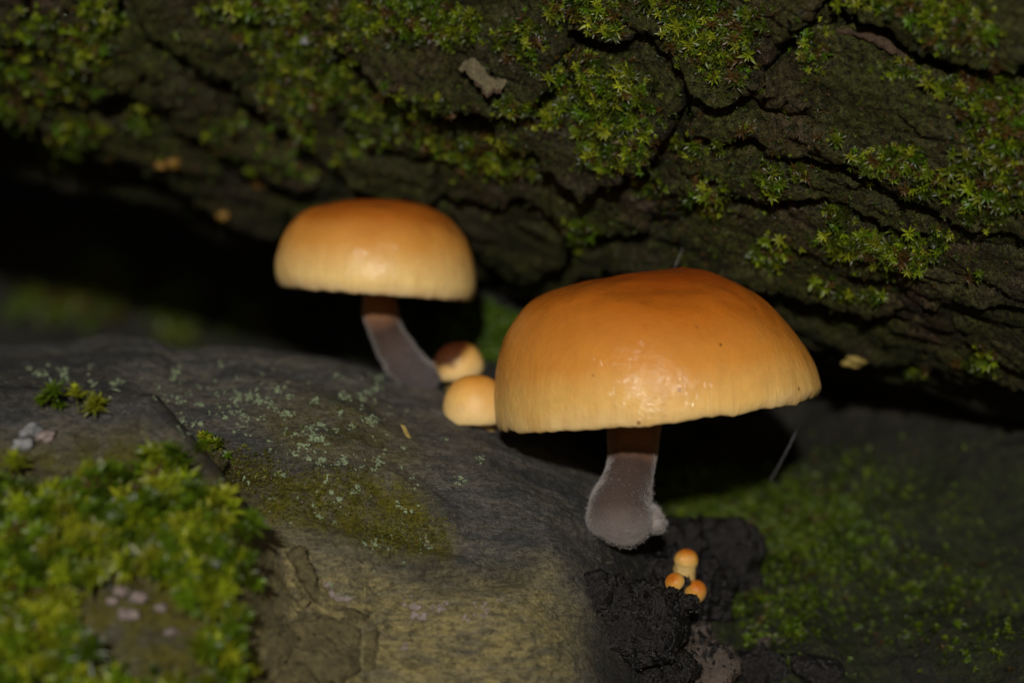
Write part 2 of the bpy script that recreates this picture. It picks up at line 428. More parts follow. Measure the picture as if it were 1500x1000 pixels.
# bark plates: outline as they lie on the log, thickness at the outer edge, lift along the lower lip
plates = [
 ([(507,-40),(507,40),(546,80),(570,110),(643,134),(715,146),(785,146),(822,120),(836,60),(822,40),(826,-40)], .024, .046),
 ([(724,150),(785,150),(826,124),(842,66),(900,76),(950,64),(972,84),(1000,118),(990,180),(972,205),(945,237),(921,250),(867,264),(826,240),(775,200),(738,185)], .022, .032),
 ([(834,-40),(832,40),(900,58),(952,46),(1000,92),(1034,134),(1075,148),(1109,132),(1126,95),(1160,54),(1207,5),(1210,-40)], .022, .022),
 ([(1222,14),(1168,62),(1136,100),(1118,140),(1080,160),(1020,140),(1008,190),(1060,205),(1112,194),(1126,214),(1163,224),(1190,219),(1217,229),(1251,230),(1276,253),(1308,270),(1357,294),(1408,320),(1440,330),(1540,338),(1540,118),(1440,112),(1390,106),(1345,94),(1310,72),(1270,42)], .020, .016),
 ([(1000,200),(1050,214),(1108,206),(1120,224),(1163,236),(1190,230),(1217,242),(1249,243),(1268,264),(1302,283),(1352,307),(1395,330),(1340,342),(1296,324),(1262,300),(1206,282),(1163,282),(1115,293),(1085,279),(1041,250),(996,236)], .014, .012),
 ([(1216,-40),(1228,10),(1275,26),(1320,54),(1350,74),(1400,90),(1445,98),(1540,98),(1540,-40)], .024, .020),
 ([(508,70),(540,98),(566,128),(640,160),(718,178),(760,203),(820,252),(870,280),(930,264),(958,300),(950,340),(850,342),(815,322),(795,305),(765,291),(711,295),(676,290),(652,270),(648,236),(600,220),(556,212),(505,182),(484,110)], .012, .010),
 ([(186,-40),(192,20),(242,58),(297,88),(349,126),(377,158),(439,200),(494,243),(560,282),(640,288),(646,276),(640,240),(596,226),(550,218),(497,188),(476,112),(500,62),(499,-40)], .016, .014),
 ([(60,-40),(40,40),(62,72),(142,138),(180,126),(214,100),(226,112),(254,176),(290,196),(332,218),(367,244),(432,272),(486,268),(420,224),(357,184),(330,148),(280,110),(222,76),(170,38),(178,-40)], .014, .012),
 ([(-60,-40),(48,-40),(30,38),(50,70),(134,146),(126,158),(40,98),(-60,66)], .012, .010),
 ([(-60,84),(34,104),(120,166),(190,182),(238,198),(280,222),(324,244),(358,270),(424,298),(416,344),(380,342),(300,300),(246,262),(192,240),(110,222),(60,196),(-60,176)], .010, .010),
 ([(654,300),(711,308),(765,306),(800,322),(830,346),(824,384),(796,400),(750,404),(716,384),(690,350)], .012, .014),
 ([(834,350),(860,358),(956,350),(1000,312),(1040,290),(1086,294),(1116,304),(1163,294),(1204,294),(1256,311),(1292,336),(1340,356),(1410,350),(1440,346),(1540,362),(1540,436),(1440,440),(1365,442),(1340,430),(1306,408),(1256,400),(1262,412),(1302,420),(1330,440),(1312,452),(1274,458),(1230,448),(1180,434),(1144,416),(1094,406),(1000,388),(900,390),(836,398)], .012, .014),
 ([(960,256),(990,240),(1038,258),(1078,284),(1030,288),(996,306),(966,296)], .010, .010),
 ([(1000,404),(1094,424),(1144,434),(1180,452),(1230,466),(1274,476),(1320,468),(1348,450),(1400,456),(1540,450),(1540,575),(1450,552),(1410,560),(1371,540),(1317,530),(1274,524),(1230,506),(1180,505),(1100,470),(1000,444)], .010, .010),
 ([(430,302),(500,280),(640,296),(684,352),(712,396),(716,420),(680,420),(600,394),(520,372),(428,344)], .010, .008),
 ([(724,412),(796,408),(900,398),(990,408),(990,440),(900,440),(800,436),(730,428)], .010, .008),
]
def poly_dist(Q, poly):
    a = poly; b = np.roll(poly, -1, 0)
    best = np.full(len(Q), 1e9)
    for p, q in zip(a, b):
        v = q - p; t = np.clip(((Q - p) @ v) / (v @ v), 0, 1)
        best = np.minimum(best, np.linalg.norm(Q - (p + t[:, None] * v), axis=1))
    return best
def inside(Q, poly):
    r = np.zeros(len(Q), bool); n = len(poly)
    for i in range(n):
        (x1, y1), (x2, y2) = poly[i], poly[i - 1]
        if y1 == y2: continue
        r ^= ((y1 > Q[:, 1]) != (y2 > Q[:, 1])) & (Q[:, 0] < (x2 - x1) * (Q[:, 1] - y1) / (y2 - y1) + x1)
    return r
def make_plate(name, poly, surf, thick, lift, mat, parent, step=4.5, seed=0, jag=7.0, rough=1.0, sink=0.035):
    poly = np.asarray(poly, float)
    pts = []
    for a, b in zip(poly, np.roll(poly, -1, 0)):
        n = max(1, int(np.linalg.norm(b - a) / 5.0))
        pts += [a + (b - a) * k / n for k in range(n)]
    pts = np.array(pts)
    q3 = np.column_stack([pts, np.full(len(pts), seed * 7.7)])
    pts = pts + np.stack([noise(q3, 0.045, 1) + 0.75 * noise(q3, 0.13, 4), noise(q3, 0.045, 2) + 0.75 * noise(q3, 0.13, 5)], 1) * jag
    lo, hi = pts.min(0), pts.max(0)
    g = np.stack(np.meshgrid(np.arange(lo[0], hi[0], step), np.arange(lo[1], hi[1], step), indexing='ij'), -1).reshape(-1, 2)
    g += np.random.default_rng(seed).uniform(-1.4, 1.4, g.shape)
    g = g[inside(g, pts)]
    dd = poly_dist(g, pts); g = g[dd > 2.2]
    allp = np.vstack([pts, g])
    nb = len(pts)
    cdt = geometry.delaunay_2d_cdt([Vector(p) for p in allp], [(i, (i + 1) % nb) for i in range(nb)], [list(range(nb))], 1, 1e-4)
    vv, tris = np.array([(v.x, v.y) for v in cdt[0]]), [tuple(f) for f in cdt[2]]
    edge = poly_dist(vv, pts)
    H = np.zeros((len(vv), 3)); Nn = np.zeros((len(vv), 3)); ok = np.ones(len(vv), bool)
    for i, (x, y) in enumerate(vv):
        h, n = surf.px(x, y)
        if h is None:
            k = 0
            while h is None and k < 40:
                k += 1; h, n = surf.px(x, y - 3 * k)
            ok[i] = h is not None
            if h is None: continue
        H[i] = h; Nn[i] = n
    tris = [t for t in tris if all(ok[j] for j in t)]
    # lower lip lifts off the log
    yn = (vv[:, 1] - lo[1]) / max(1, hi[1] - lo[1])
    ptv = H
    low = np.array([pts[np.abs(pts[:, 0] - x) < 14][:, 1].max() if np.any(np.abs(pts[:, 0] - x) < 14) else hi[1] for x in vv[:, 0]])
    lip = np.exp(-np.clip(low - vv[:, 1], 0, None) / 55.0)
    prof = smooth(-3.0, 8.0, edge) * 0.75 + smooth(0, 30, edge) * 0.25
    hgt = thick * prof + lift * lip * smooth(-4.0, 6.0, edge)
    rel = along(ptv, 0.45)
    hgt = hgt + (fbm(rel, 9.0, 4, 0.55, seed) * 0.010 + fbm(rel, 34.0, 4, 0.65, seed + 3) * 0.0065 * rough + np.abs(fbm(rel, 18.0, 3, 0.5, seed + 5)) * -0.005) * rough * smooth(-6, 8, edge)
    top = H + Nn * hgt[:, None]
    bot = H - Nn * sink
    bidx = {}
    cnt = {}
    for t in tris:
        for a, b in ((t[0], t[1]), (t[1], t[2]), (t[2], t[0])):
            cnt[(a, b)] = cnt.get((a, b), 0) + 1
    faces = [list(t) for t in tris]
    n = len(vv); bverts = []
    def bi(i):
        if i not in bidx: bidx[i] = n + len(bverts); bverts.append(bot[i])
        return bidx[i]
    for (a, b) in list(cnt):
        if (b, a) not in cnt: faces.append([b, a, bi(a), bi(b)])
    o = mesh_obj(name, np.vstack([top, np.array(bverts)]), faces, mat, parent)
    return o
plate_objs = []
for k, (poly, tk, lf) in enumerate(plates):
    plate_objs.append(make_plate('bark_plate', poly, S_up, tk, lf * 1.25, M_bark, upper_log, seed=20 + k))
def top_surface(objs):
    allV, allF, off = [], [], 0
    for o in objs:
        me = o.data
        co = np.empty(len(me.vertices) * 3, np.float32); me.vertices.foreach_get('co', co)
        allV.append(co.reshape(-1, 3)); allF += [[i + off for i in p.vertices] for p in me.polygons]; off += len(me.vertices)
    return Surf(np.vstack(allV), allF)
er = np.random.default_rng(55)
for side, x0 in ((-1, -75), (1, 1555)):
    for row in range(5):
        x = x0
        for col in range(2):
            ln = er.uniform(150, 230); x2 = x + side * ln
            yl_ = np.interp((x + x2) / 2, [-500, 0, 1500, 2000], [60, 190, 580, 720])
            top, bot = yl_ - 130 * (row + 1) + 6, yl_ - 130 * row - 6
            sh = 45 * side
            poly = [(x, top), ((x + x2) / 2, top + sh * .4 + er.uniform(-12, 12)), (x2 - side * 10, top + sh), (x2 - side * 10, bot + sh), ((x + x2) / 2, bot + sh * .4 + er.uniform(-12, 12)), (x, bot)]
            if side < 0: poly = poly[::-1]
            plate_objs.append(make_plate('bark_plate', poly, S_up, er.uniform(.012, .022), er.uniform(.012, .022), M_bark, upper_log, step=8, seed=500 + row * 7 + col + (30 if side > 0 else 0)))
            x = x2
S_plates = top_surface(plate_objs + [upper_log])
# thin broken scales lying on the plates, running with the grain
sr = np.random.default_rng(77)
for k in range(46):
    cx, cy = sr.uniform(-10, 1510), 0
    low_edge = np.interp(cx, [0, 300, 550, 800, 1050, 1300, 1500], [190, 295, 380, 430, 475, 530, 580])
    cy = sr.uniform(-10, low_edge - 25)
    ln, wd = sr.uniform(28, 85), sr.uniform(9, 24); ang = math.radians(sr.normal(24, 9))
    n = 11; ph = np.linspace(0, 2 * math.pi, n, endpoint=False)
    rr = sr.uniform(0.65, 1.2, n)
    lx, ly = np.cos(ph) * ln * rr, np.sin(ph) * wd * rr
    poly = np.stack([cx + lx * math.cos(ang) - ly * math.sin(ang), cy + lx * math.sin(ang) + ly * math.cos(ang)], 1)
    plate_objs.append(make_plate('bark_scale', poly, S_plates, sr.uniform(.003, .007), sr.uniform(.003, .009), M_bark, upper_log, seed=200 + k, jag=4.0, rough=0.5, sink=0.012))
# surface the moss stands on: the top of the plates where there is one
S_bark = top_surface(plate_objs + [upper_log])

# ------------------------------------------------------------------ lower log
low_pts = [(-700, 470, .26, .78), (-250, 484, .22, .75), (0, 493, .18, .72), (250, 500, .14, .68), (500, 530, .09, .62), (580, 556, .09, .59), (660, 576, .07, .55), (780, 618, .05, .50), (880, 670, .05, .42), (960, 760, .06, .29), (1020, 850, .06, .21), (1070, 960, .04, .16), (1110, 1080, .02, .12)]
ctrl = np.array([np.append(at(a, b, y) - np.array([0, 0, r]), r) for a, b, y, r in low_pts])
sp = crom(ctrl, 560)
th2 = np.concatenate([np.linspace(1.35, 3.6, 300), np.linspace(3.62, 2 * math.pi + 1.33, 60)])
V, Nm = tube(sp[:, :3], sp[:, 3], th2, True)
Pv, Nv = V.reshape(-1, 3), Nm.reshape(-1, 3)
q = to_px(Pv)
front = (Nv[:, 1] < 0.35)
def near(poly_line, width):
    pl = np.asarray(poly_line, float); best = np.full(len(q), 1e9)
    for a, b in zip(pl[:-1], pl[1:]):
        v = b - a; t = np.clip(((q - a) @ v) / (v @ v), 0, 1)
        best = np.minimum(best, np.linalg.norm(q - (a + t[:, None] * v), axis=1))
    return np.exp(-(best / width) ** 2) * front
def region(poly, soft):
    poly = np.asarray(poly, float); dd = poly_dist(q, poly); s = np.where(inside(q, poly), dd, -dd)
    return smooth(-soft, soft, s) * front
low_axis = np.array([0.85, 0, -0.5]); low_axis /= np.linalg.norm(low_axis)
def along2(Pn, k):
    a = Pn @ low_axis
    return Pn - np.outer(a, low_axis) * (1 - k)
d = fbm(along2(Pv, 0.5), 2.6, 4, 0.5, 31) * 0.02 - 0.008 + fbm(along2(Pv, 0.35), 11.0, 4, 0.5, 33) * 0.008 + fbm(Pv, 60, 3, 0.6, 35) * 0.0022
d += 0.008 * near([(150, 500), (190, 500), (222, 503)], 26) - 0.016 * near([(262, 520), (300, 530)], 22)
d += -0.030 * near([(40, 600), (150, 610), (250, 632), (320, 690), (380, 760)], 20)
d += 0.16 * region([(-300, 640), (60, 640), (250, 650), (320, 720), (385, 800), (390, 930), (340, 1010), (300, 1300), (-300, 1300)], 45)
d += 0.012 * near([(470, 690), (560, 700), (630, 730), (665, 765)], 14) - 0.012 * near([(470, 745), (560, 765), (640, 790)], 16)
d += 0.018 * near([(428, 805), (450, 845), (468, 870)], 13) - 0.018 * near([(418, 840), (455, 885)], 9)
d += 0.012 * near([(500, 900), (535, 915)], 16)
d += -0.012 * near([(560, 860), (700, 850), (760, 840)], 14) + 0.008 * near([(700, 690), (800, 760), (815, 800)], 22)
d += -0.020 * near([(860, 800), (900, 860), (900, 960)], 30) - 0.012 * near([(905, 790), (960, 785)], 20)
olive = region([(395, 770), (520, 820), (650, 845), (800, 830), (850, 900), (840, 1100), (300, 1100)], 45)
film = region([(270, 640), (360, 670), (470, 690), (560, 690), (640, 740), (670, 790), (650, 825), (560, 810), (450, 770), (380, 760)], 22)
film = np.maximum(film, 0.55 * region([(380, 600), (520, 580), (600, 640), (620, 700), (480, 690), (390, 660)], 40))
film = np.maximum(film, 0.9 * region([(-300, 750), (60, 745), (220, 730), (310, 760), (365, 800), (370, 930), (320, 1010), (300, 1300), (-300, 1300)], 30))
dark_wood = 0.3 * region([(690, 640), (850, 690), (900, 800), (880, 960), (900, 1100), (760, 1100), (800, 900), (790, 800), (720, 720)], 60)  # hand-drawn areas of darker wood; only the broken right end is wet
dark_wood = np.maximum(dark_wood, region([(850, 780), (940, 770), (1000, 740), (1120, 800), (1180, 1200), (850, 1200), (870, 930)], 45))
dark_wood = np.maximum(dark_wood, 0.5 * region([(560, 815), (720, 835), (800, 800), (780, 850), (640, 855)], 20))
dark_wood = np.maximum(dark_wood, 0.55 * region([(-100, 520), (150, 510), (260, 600), (400, 690), (330, 740), (230, 700), (100, 700), (-100, 720)], 25))
V3 = Pv + Nv * d[:, None]
fcs = grid_faces(len(sp), len(th2), True)
lower_log = mesh_obj('smooth_log', V3, fcs, M_wood, attrs={'olive': olive, 'film': film, 'dark_wood': dark_wood})
tag(lower_log, 'dark smooth barkless log speckled with pale lichen on which the mushrooms grow', 'log')
m2 = len(th2)
for ringv, c in ((V3[:m2], sp[0, :3]), (V3[-m2:], sp[-1, :3])):
    mesh_obj('end_grain', np.vstack([ringv, c]), np.array([[j, (j + 1) % m2, m2] for j in range(m2)]), M_rot, lower_log)
S_low = Surf(V3, fcs)

# remnants of bark low on the smooth log
M_remnant = simple('bark_remnant', (0.20, 0.165, 0.078), 0.7, 0.15, 1.0, 65, 1.0)
for k, (poly, tk) in enumerate([
    ([(415, 915), (470, 895), (528, 922), (527, 985), (505, 1000), (500, 1060), (330, 1060), (350, 985)], .014),
    ([(533, 925), (552, 918), (555, 950), (549, 980), (532, 984)], .010),
    ([(420, 806), (440, 800), (462, 850), (474, 872), (462, 880), (440, 850)], .012),
    ([(478, 882), (520, 890), (540, 905), (532, 915), (500, 910)], .008)]):
    make_plate('bark_remnant', poly, S_low, tk, 0.003, M_remnant, lower_log, seed=60 + k, jag=3.5, rough=0.8)

# ------------------------------------------------------------------ lichen flakes and crusts on the smooth log
def flakes(name, spots, surf, mat, parent, lift=0.0016, lobes=9, dome=0.0):
    vs, fs = [], []
    for (x, y, r) in spots:
        h, n = surf.px(x, y)
        if h is None: continue
        a = np.cross(n, [0, 0, 1.0]); a /= np.linalg.norm(a); b = np.cross(n, a)
        k0 = len(vs)
        ph = rng.uniform(0, 6.3); el = rng.uniform(0.6, 1.5)
        vs.append(h + n * (lift + dome * r))
        for j in range(lobes):
            t = 2 * math.pi * j / lobes; rr = r * rng.uniform(0.3, 1.5)
            o = (a * math.cos(t) * el + b * math.sin(t) / el) * rr
            vs.append(h + o + n * lift * 0.9)
        for j in range(lobes):
            vs.append(vs[k0 + 1 + j] - n * 0.006)
        for j in range(lobes):
            j2 = (j + 1) % lobes
            fs.append([k0, k0 + 1 + j, k0 + 1 + j2]); fs.append([k0 + 1 + j, k0 + 1 + lobes + j, k0 + 1 + lobes + j2, k0 + 1 + j2])
    o = mesh_obj(name, np.array(vs), fs, mat, parent, False)
    o['kind'] = 'stuff'
    return o
spots = []
for cx, cy, sx, sy, n in [(355, 600, 14, 22, 26), (385, 590, 12, 8, 10), (320, 600, 30, 10, 16), (440, 640, 28, 14, 30), (400, 570, 16, 5, 10), (470, 675, 25, 14, 26), (520, 615, 60, 40, 40), (550, 605, 12, 14, 12),
                          (465, 730, 60, 28, 34), (600, 745, 14, 8, 9), (570, 795, 25, 8, 10), (620, 800, 10, 8, 6), (290, 620, 60, 35, 26), (230, 570, 70, 22, 26), (90, 550, 70, 14, 18), (520, 560, 50, 20, 22), (560, 680, 40, 20, 14),
                          (340, 560, 80, 26, 34), (530, 850, 50, 25, 10), (660, 660, 60, 30, 6)]:
    for _ in range(int(n * 0.75)):
        x0, y0 = rng.normal(cx, sx * 0.85), rng.normal(cy, sy * 0.85)
        m = max(1, int(rng.exponential(4.0)))
        for _ in range(m):
            spots.append((x0 + rng.normal(0, 1.0 + 0.9 * m ** 0.5), y0 + rng.normal(0, 0.8 + 0.7 * m ** 0.5), abs(rng.normal(0, 0.0011)) + 0.0005))
flakes('lichen', spots, S_low, M_lichen, lower_log)
spots = []
for cx, cy, sx, sy, n, r in [(600, 878, 8, 6, 7, .004), (612, 900, 6, 5, 5, .004), (640, 890, 10, 4, 8, .004), (684, 905, 5, 4, 4, .004), (705, 893, 6, 8, 8, .003), (728, 878, 5, 4, 2, .003), (497, 877, 7, 4, 7, .006), (478, 860, 4, 4, 4, .003), (455, 835, 4, 5, 4, .003), (592, 948, 4, 3, 2, .003), (640, 905, 25, 10, 8, .002)]:
    for _ in range(n):
        spots.append((rng.normal(cx, sx), rng.normal(cy, sy), abs(rng.normal(0, r * 0.35)) + r * 0.45))
flakes('crust', spots, S_low, M_crust, lower_log, 0.0025, 8, 0.35)

# ------------------------------------------------------------------ moss
def moss(name, P, Nn, size, leaves, pal, seed, mat=M_moss, height=1.0, spread=(18, 68), dry=0.12):
    """many little star-shaped shoots as one mesh"""
    r = np.random.default_rng(seed)
    P, Nn, size = np.asarray(P), np.asarray(Nn), np.asarray(size)
    n = len(P)
    Nn = Nn + r.normal(0, 0.28, Nn.shape); Nn /= np.linalg.norm(Nn, axis=1)[:, None]
    A = np.cross(Nn, r.normal(size=Nn.shape)); A /= np.linalg.norm(A, axis=1)[:, None]
    Bv = np.cross(Nn, A)
    pal = np.asarray(pal); pw = r.integers(0, len(pal), n); f = r.random(n)[:, None]
    col = pal[pw] * (0.4 + 1.0 * f)
    isdry = r.random(n) < dry
    col[isdry] = np.array([0.075, 0.042, 0.010]) * (0.6 + 0.7 * r.random((isdry.sum(), 1)))
    Vs, Cs = [], []
    for L in range(leaves):
        q = L / (leaves - 1)
        az = L * 2.39996 + r.uniform(-0.3, 0.3, n)
        el = np.radians(spread[0] + (spread[1] - spread[0]) * q ** 1.4) + r.normal(0, 0.16, n)
        ln = size * (1.0 - 0.45 * q) * r.uniform(0.75, 1.2, n)
        w = ln * 0.125
        ca, sa = np.cos(az)[:, None], np.sin(az)[:, None]
        D = A * ca + Bv * sa; S = -A * sa + Bv * ca
        root = P + Nn * (size * height * (0.35 + 0.5 * q))[:, None]
        d1 = D * np.cos(el)[:, None] + Nn * np.sin(el)[:, None]
        e2 = el - 0.35
        d2 = D * np.cos(e2)[:, None] + Nn * np.sin(e2)[:, None]
        mid = root + d1 * (ln * 0.5)[:, None]; tip = mid + d2 * (ln * 0.55)[:, None]
        keel = Nn * (w * 0.35)[:, None]
        Vs.append(np.stack([root - S * (w * 0.45)[:, None], root + S * (w * 0.45)[:, None], mid - S * w[:, None] + keel, mid + S * w[:, None] + keel, mid - keel * 0.4, tip], 1))
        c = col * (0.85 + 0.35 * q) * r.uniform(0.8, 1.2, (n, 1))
        Cs.append(np.repeat(c[:, None, :], 6, 1))
    Vs = np.stack(Vs, 1).reshape(-1, 3); Cs = np.clip(np.stack(Cs, 1).reshape(-1, 3), 0, 1)
    base = (np.arange(n * leaves) * 6)[:, None]
    tri = np.array([[0, 4, 2], [0, 1, 4], [1, 3, 4], [2, 4, 5], [4, 3, 5]])
    F = (base[:, :, None] + tri[None]).reshape(-1, 3)
    # stems
    k0 = len(Vs); sw = (size * 0.05)[:, None]
    top = P + Nn * (size * height * 0.9)[:, None]; bot = P - Nn * 0.012
    SV = np.stack([bot + A * sw, bot - A * sw * .5 + Bv * sw, bot - A * sw * .5 - Bv * sw, top], 1).reshape(-1, 3)
    SF = (np.arange(n) * 4)[:, None, None] + np.array([[0, 1, 3], [1, 2, 3], [2, 0, 3]])[None] + k0
    Vs = np.vstack([Vs, SV]); Cs = np.vstack([Cs, np.repeat(col * 0.45, 4, 0)])
    o = mesh_obj(name, Vs, np.vstack([F, SF.reshape(-1, 3)]), mat, None, False, {'col': Cs})
    return o
def drop(surf, blobs, seed, smooth_n=None, frac=1.0):
    r = np.random.default_rng(seed); P, Nn, S = [], [], []
    for cx, cy, rx, ry, n, s in blobs:
        for _ in range(int(n * frac)):
            a = r.uniform(0, 6.283); k = math.sqrt(r.random()) * r.uniform(0.7, 1.3)
            x, y = cx + math.cos(a) * rx * k, cy + math.sin(a) * ry * k
            h, nn = surf.px(x, y)
            if h is None: continue
            if smooth_n is not None:
                h2, n2 = smooth_n.px(x, y)
                if n2 is not None: nn = n2 * 0.7 + nn * 0.3
            P.append(h); Nn.append(nn + np.array([0, -0.35, 0.25])); S.append(s * r.uniform(0.45, 1.2))
    Nn = np.array(Nn); Nn /= np.linalg.norm(Nn, axis=1)[:, None]
    return np.array(P), Nn, np.array(S)
G_BRIGHT = [(0.170, 0.215, 0.008), (0.130, 0.185, 0.006), (0.225, 0.250, 0.014), (0.070, 0.140, 0.004), (0.070, 0.095, 0.006)]
G_DARK = [(0.035, 0.055, 0.004), (0.050, 0.070, 0.006), (0.030, 0.050, 0.005)]
s0 = 0.0145
mats = {
 'moss_tuft': None }
up_blobs = [
 ('bright star-shaped moss along the thick bark lip under the top crack', [(590, 28, 75, 34, 85, s0), (672, 42, 42, 26, 50, s0), (760, 55, 36, 34, 40, s0), (540, 20, 26, 40, 30, s0)]),
 ('bright star-shaped moss covering the bark tongue beside the curled flake', [(840, 110, 50, 34, 60, s0), (890, 150, 62, 52, 120, s0), (905, 205, 52, 38, 80, s0), (790, 165, 50, 18, 30, s0), (880, 235, 26, 18, 22, s0)]),
 ('moss clump on the pointed bark plate hanging above the large mushroom', [(1030, 40, 52, 44, 90, s0), (1065, 78, 40, 36, 50, s0), (1000, 10, 30, 20, 24, s0), (1100, 30, 40, 24, 22, s0)]),
 ('moss tufts dotted along the upper edge of the bark', [(850, 14, 60, 20, 40, s0), (890, 44, 28, 12, 18, s0), (935, 8, 40, 14, 14, s0)]),
 ('yellow-green moss carpet on the bark above the small mushroom', [(450, 70, 70, 62, 130, s0), (478, 118, 34, 44, 70, s0), (385, 40, 60, 40, 60, s0), (345, 15, 50, 22, 34, s0), (440, 188, 22, 30, 24, s0), (410, 120, 40, 40, 36, s0)]),
 ('blurred green moss hanging from the dark underside edge of the bark log', [(130, 70, 34, 40, 26, s0), (100, 120, 40, 40, 24, s0), (30, 150, 40, 36, 24, s0), (95, 210, 34, 22, 30, s0), (120, 190, 30, 16, 20, s0), (205, 172, 22, 16, 18, s0), (50, 40, 40, 30, 20, s0), (155, 20, 40, 20, 18, s0), (15, 100, 26, 30, 12, s0)]),
 ('thin dull moss in the middle of the bark between the two caps', [(590, 170, 62, 36, 70, s0 * .85), (545, 150, 40, 30, 30, s0 * .85), (725, 232, 44, 30, 44, s0 * .9), (675, 215, 40, 22, 30, s0 * .85), (745, 165, 26, 18, 18, s0), (765, 250, 26, 16, 14, s0), (850, 338, 24, 20, 22, s0), (520, 215, 30, 20, 14, s0), (350, 200, 60, 30, 26, s0 * .8), (420, 250, 50, 18, 18, s0 * .8)]),
 ('feathery moss sprigs on the bark just above the large cap', [(1042, 288, 30, 24, 38, s0), (1020, 214, 44, 14, 30, s0 * .9), (948, 272, 26, 14, 16, s0), (1132, 262, 20, 22, 22, s0), (1172, 256, 14, 10, 8, s0), (1095, 190, 8, 5, 4, s0), (1130, 370, 30, 22, 34, s0)]),
 ('small moss clusters on the lower bark beyond the large cap', [(1250, 350, 44, 26, 56, s0), (1320, 370, 46, 26, 56, s0), (1380, 350, 16, 18, 14, s0), (1225, 312, 18, 12, 12, s0), (1205, 415, 18, 14, 14, s0), (1260, 434, 34, 8, 14, s0), (1430, 400, 12, 8, 4, s0), (1440, 528, 30, 18, 18, s0), (1345, 545, 14, 8, 8, s0)]),
 ('dense moss cushion on the bark plate with the long crack below it', [(1310, 238, 50, 24, 60, s0 * 1.05), (1370, 270, 40, 18, 30, s0 * 1.05), (1465, 165, 50, 60, 110, s0 * 1.1), (1450, 260, 56, 62, 120, s0 * 1.1), (1400, 130, 36, 20, 24, s0 * 1.05), (1215, 200, 20, 12, 8, s0), (1325, 100, 36, 14, 14, s0 * .9)]),
 ('moss on the topmost bark plate over the pale split edge', [(1395, 34, 52, 40, 70, s0 * 1.05), (1440, 60, 24, 20, 14, s0 * 1.1), (1340, 10, 40, 16, 16, s0), (1190, 62, 24, 34, 30, s0 * .85), (1260, 6, 40, 10, 10, s0)]),
]
for k, (label, blobs) in enumerate(up_blobs):
    blobs = blobs + [(a, b, c * 1.2, d * 1.2, int(n * 1.5), sz * 0.5) for a, b, c, d, n, sz in blobs]
    P, Nn, S = drop(S_bark, blobs, 100 + k, S_up, 1.0 if k != 5 else 1.8)
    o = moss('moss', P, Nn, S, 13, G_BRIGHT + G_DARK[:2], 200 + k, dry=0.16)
    tag(o, label, 'moss', 'moss on the bark log', 'stuff')
# sparse tiny sprigs all over the bark
P, Nn, S = drop(S_bark, [(750, 190, 800, 190, 1100, 0.006), (1200, 330, 330, 120, 500, 0.006), (300, 150, 320, 130, 420, 0.007), (650, 200, 200, 100, 300, .006), (1050, 230, 120, 80, 160, .006)], 300, S_up)
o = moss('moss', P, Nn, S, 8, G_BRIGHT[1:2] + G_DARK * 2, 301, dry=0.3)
tag(o, 'sparse tiny green moss sprigs dotted all over the dark bark', 'moss', 'moss on the bark log', 'stuff')
# near cushion
P, Nn, S = drop(S_low, [(195, 785, 130, 84, 400, .026), (110, 820, 120, 100, 320, .026), (275, 850, 72, 110, 280, .025), (90, 940, 130, 90, 260, .026), (265, 970, 76, 70, 190, .025), (238, 690, 22, 26, 40, .024), (150, 715, 30, 18, 22, .024), (300, 800, 44, 60, 90, .025), (20, 850, 70, 120, 120, .03), (80, 600, 26, 14, 8, .022), (140, 606, 22, 10, 6, .02), (310, 660, 40, 16, 12, .014)], 310, None, 0.8)
qq = to_px(P)
keep = ~(((qq[:, 0] - 205 - 0.35 * (qq[:, 1] - 910)) / 98) ** 2 + ((qq[:, 1] - 915) / 92) ** 2 < 1 + 0.9 * noise(np.column_stack([qq, qq[:, :1] * 0]), 0.03, 3))
P = P + Nn * (np.random.default_rng(312).random((len(P), 1)) ** 1.5 * 0.035 * np.minimum(1, S[:, None] / 0.024))
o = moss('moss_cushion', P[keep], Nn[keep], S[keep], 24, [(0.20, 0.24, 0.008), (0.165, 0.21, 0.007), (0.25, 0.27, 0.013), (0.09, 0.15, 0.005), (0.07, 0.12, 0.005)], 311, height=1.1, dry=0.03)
tag(o, 'lush blurred yellow-green moss cushion with a bare gap on the smooth log', 'moss', None, 'stuff')
# mossy film on the smooth log
P, Nn, S = drop(S_low, [(470, 725, 100, 40, 600, .0045), (590, 780, 70, 26, 460, .0045), (370, 690, 50, 30, 260, .0055), (320, 660, 40, 14, 70, .006), (490, 620, 90, 30, 120, .004)], 320)
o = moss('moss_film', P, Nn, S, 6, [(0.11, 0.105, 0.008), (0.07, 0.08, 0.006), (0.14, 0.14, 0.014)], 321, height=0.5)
tag(o, 'thin olive moss film in the groove of the smooth log among lichen', 'moss', None, 'stuff')
# moss on the soil bank
P, Nn, S = drop(S_ground, [(1100, 740, 140, 50, 900, .010), (1070, 790, 90, 60, 600, .010), (1180, 790, 100, 60, 460, .010), (1250, 720, 80, 60, 160, .009), (1420, 900, 90, 80, 160, .009), (1260, 860, 130, 80, 240, .009), (1130, 900, 60, 60, 240, .010), (1020, 715, 60, 24, 260, .011), (1300, 800, 220, 160, 450, .006)], 330)
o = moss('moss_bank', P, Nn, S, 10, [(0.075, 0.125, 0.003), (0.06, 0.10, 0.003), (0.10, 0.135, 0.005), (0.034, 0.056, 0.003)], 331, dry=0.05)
tag(o, 'soft dark green moss on the soil bank below the large cap', 'moss', None, 'stuff')
P, Nn, S = drop(S_ground, [(705, 490, 60, 40, 340, .014), (620, 500, 60, 30, 200, .013), (540, 508, 26, 24, 90, .012)], 340)
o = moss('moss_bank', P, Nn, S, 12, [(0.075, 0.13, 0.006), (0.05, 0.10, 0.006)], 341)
tag(o, 'green moss tufts behind the two small button mushrooms', 'moss', None, 'stuff')

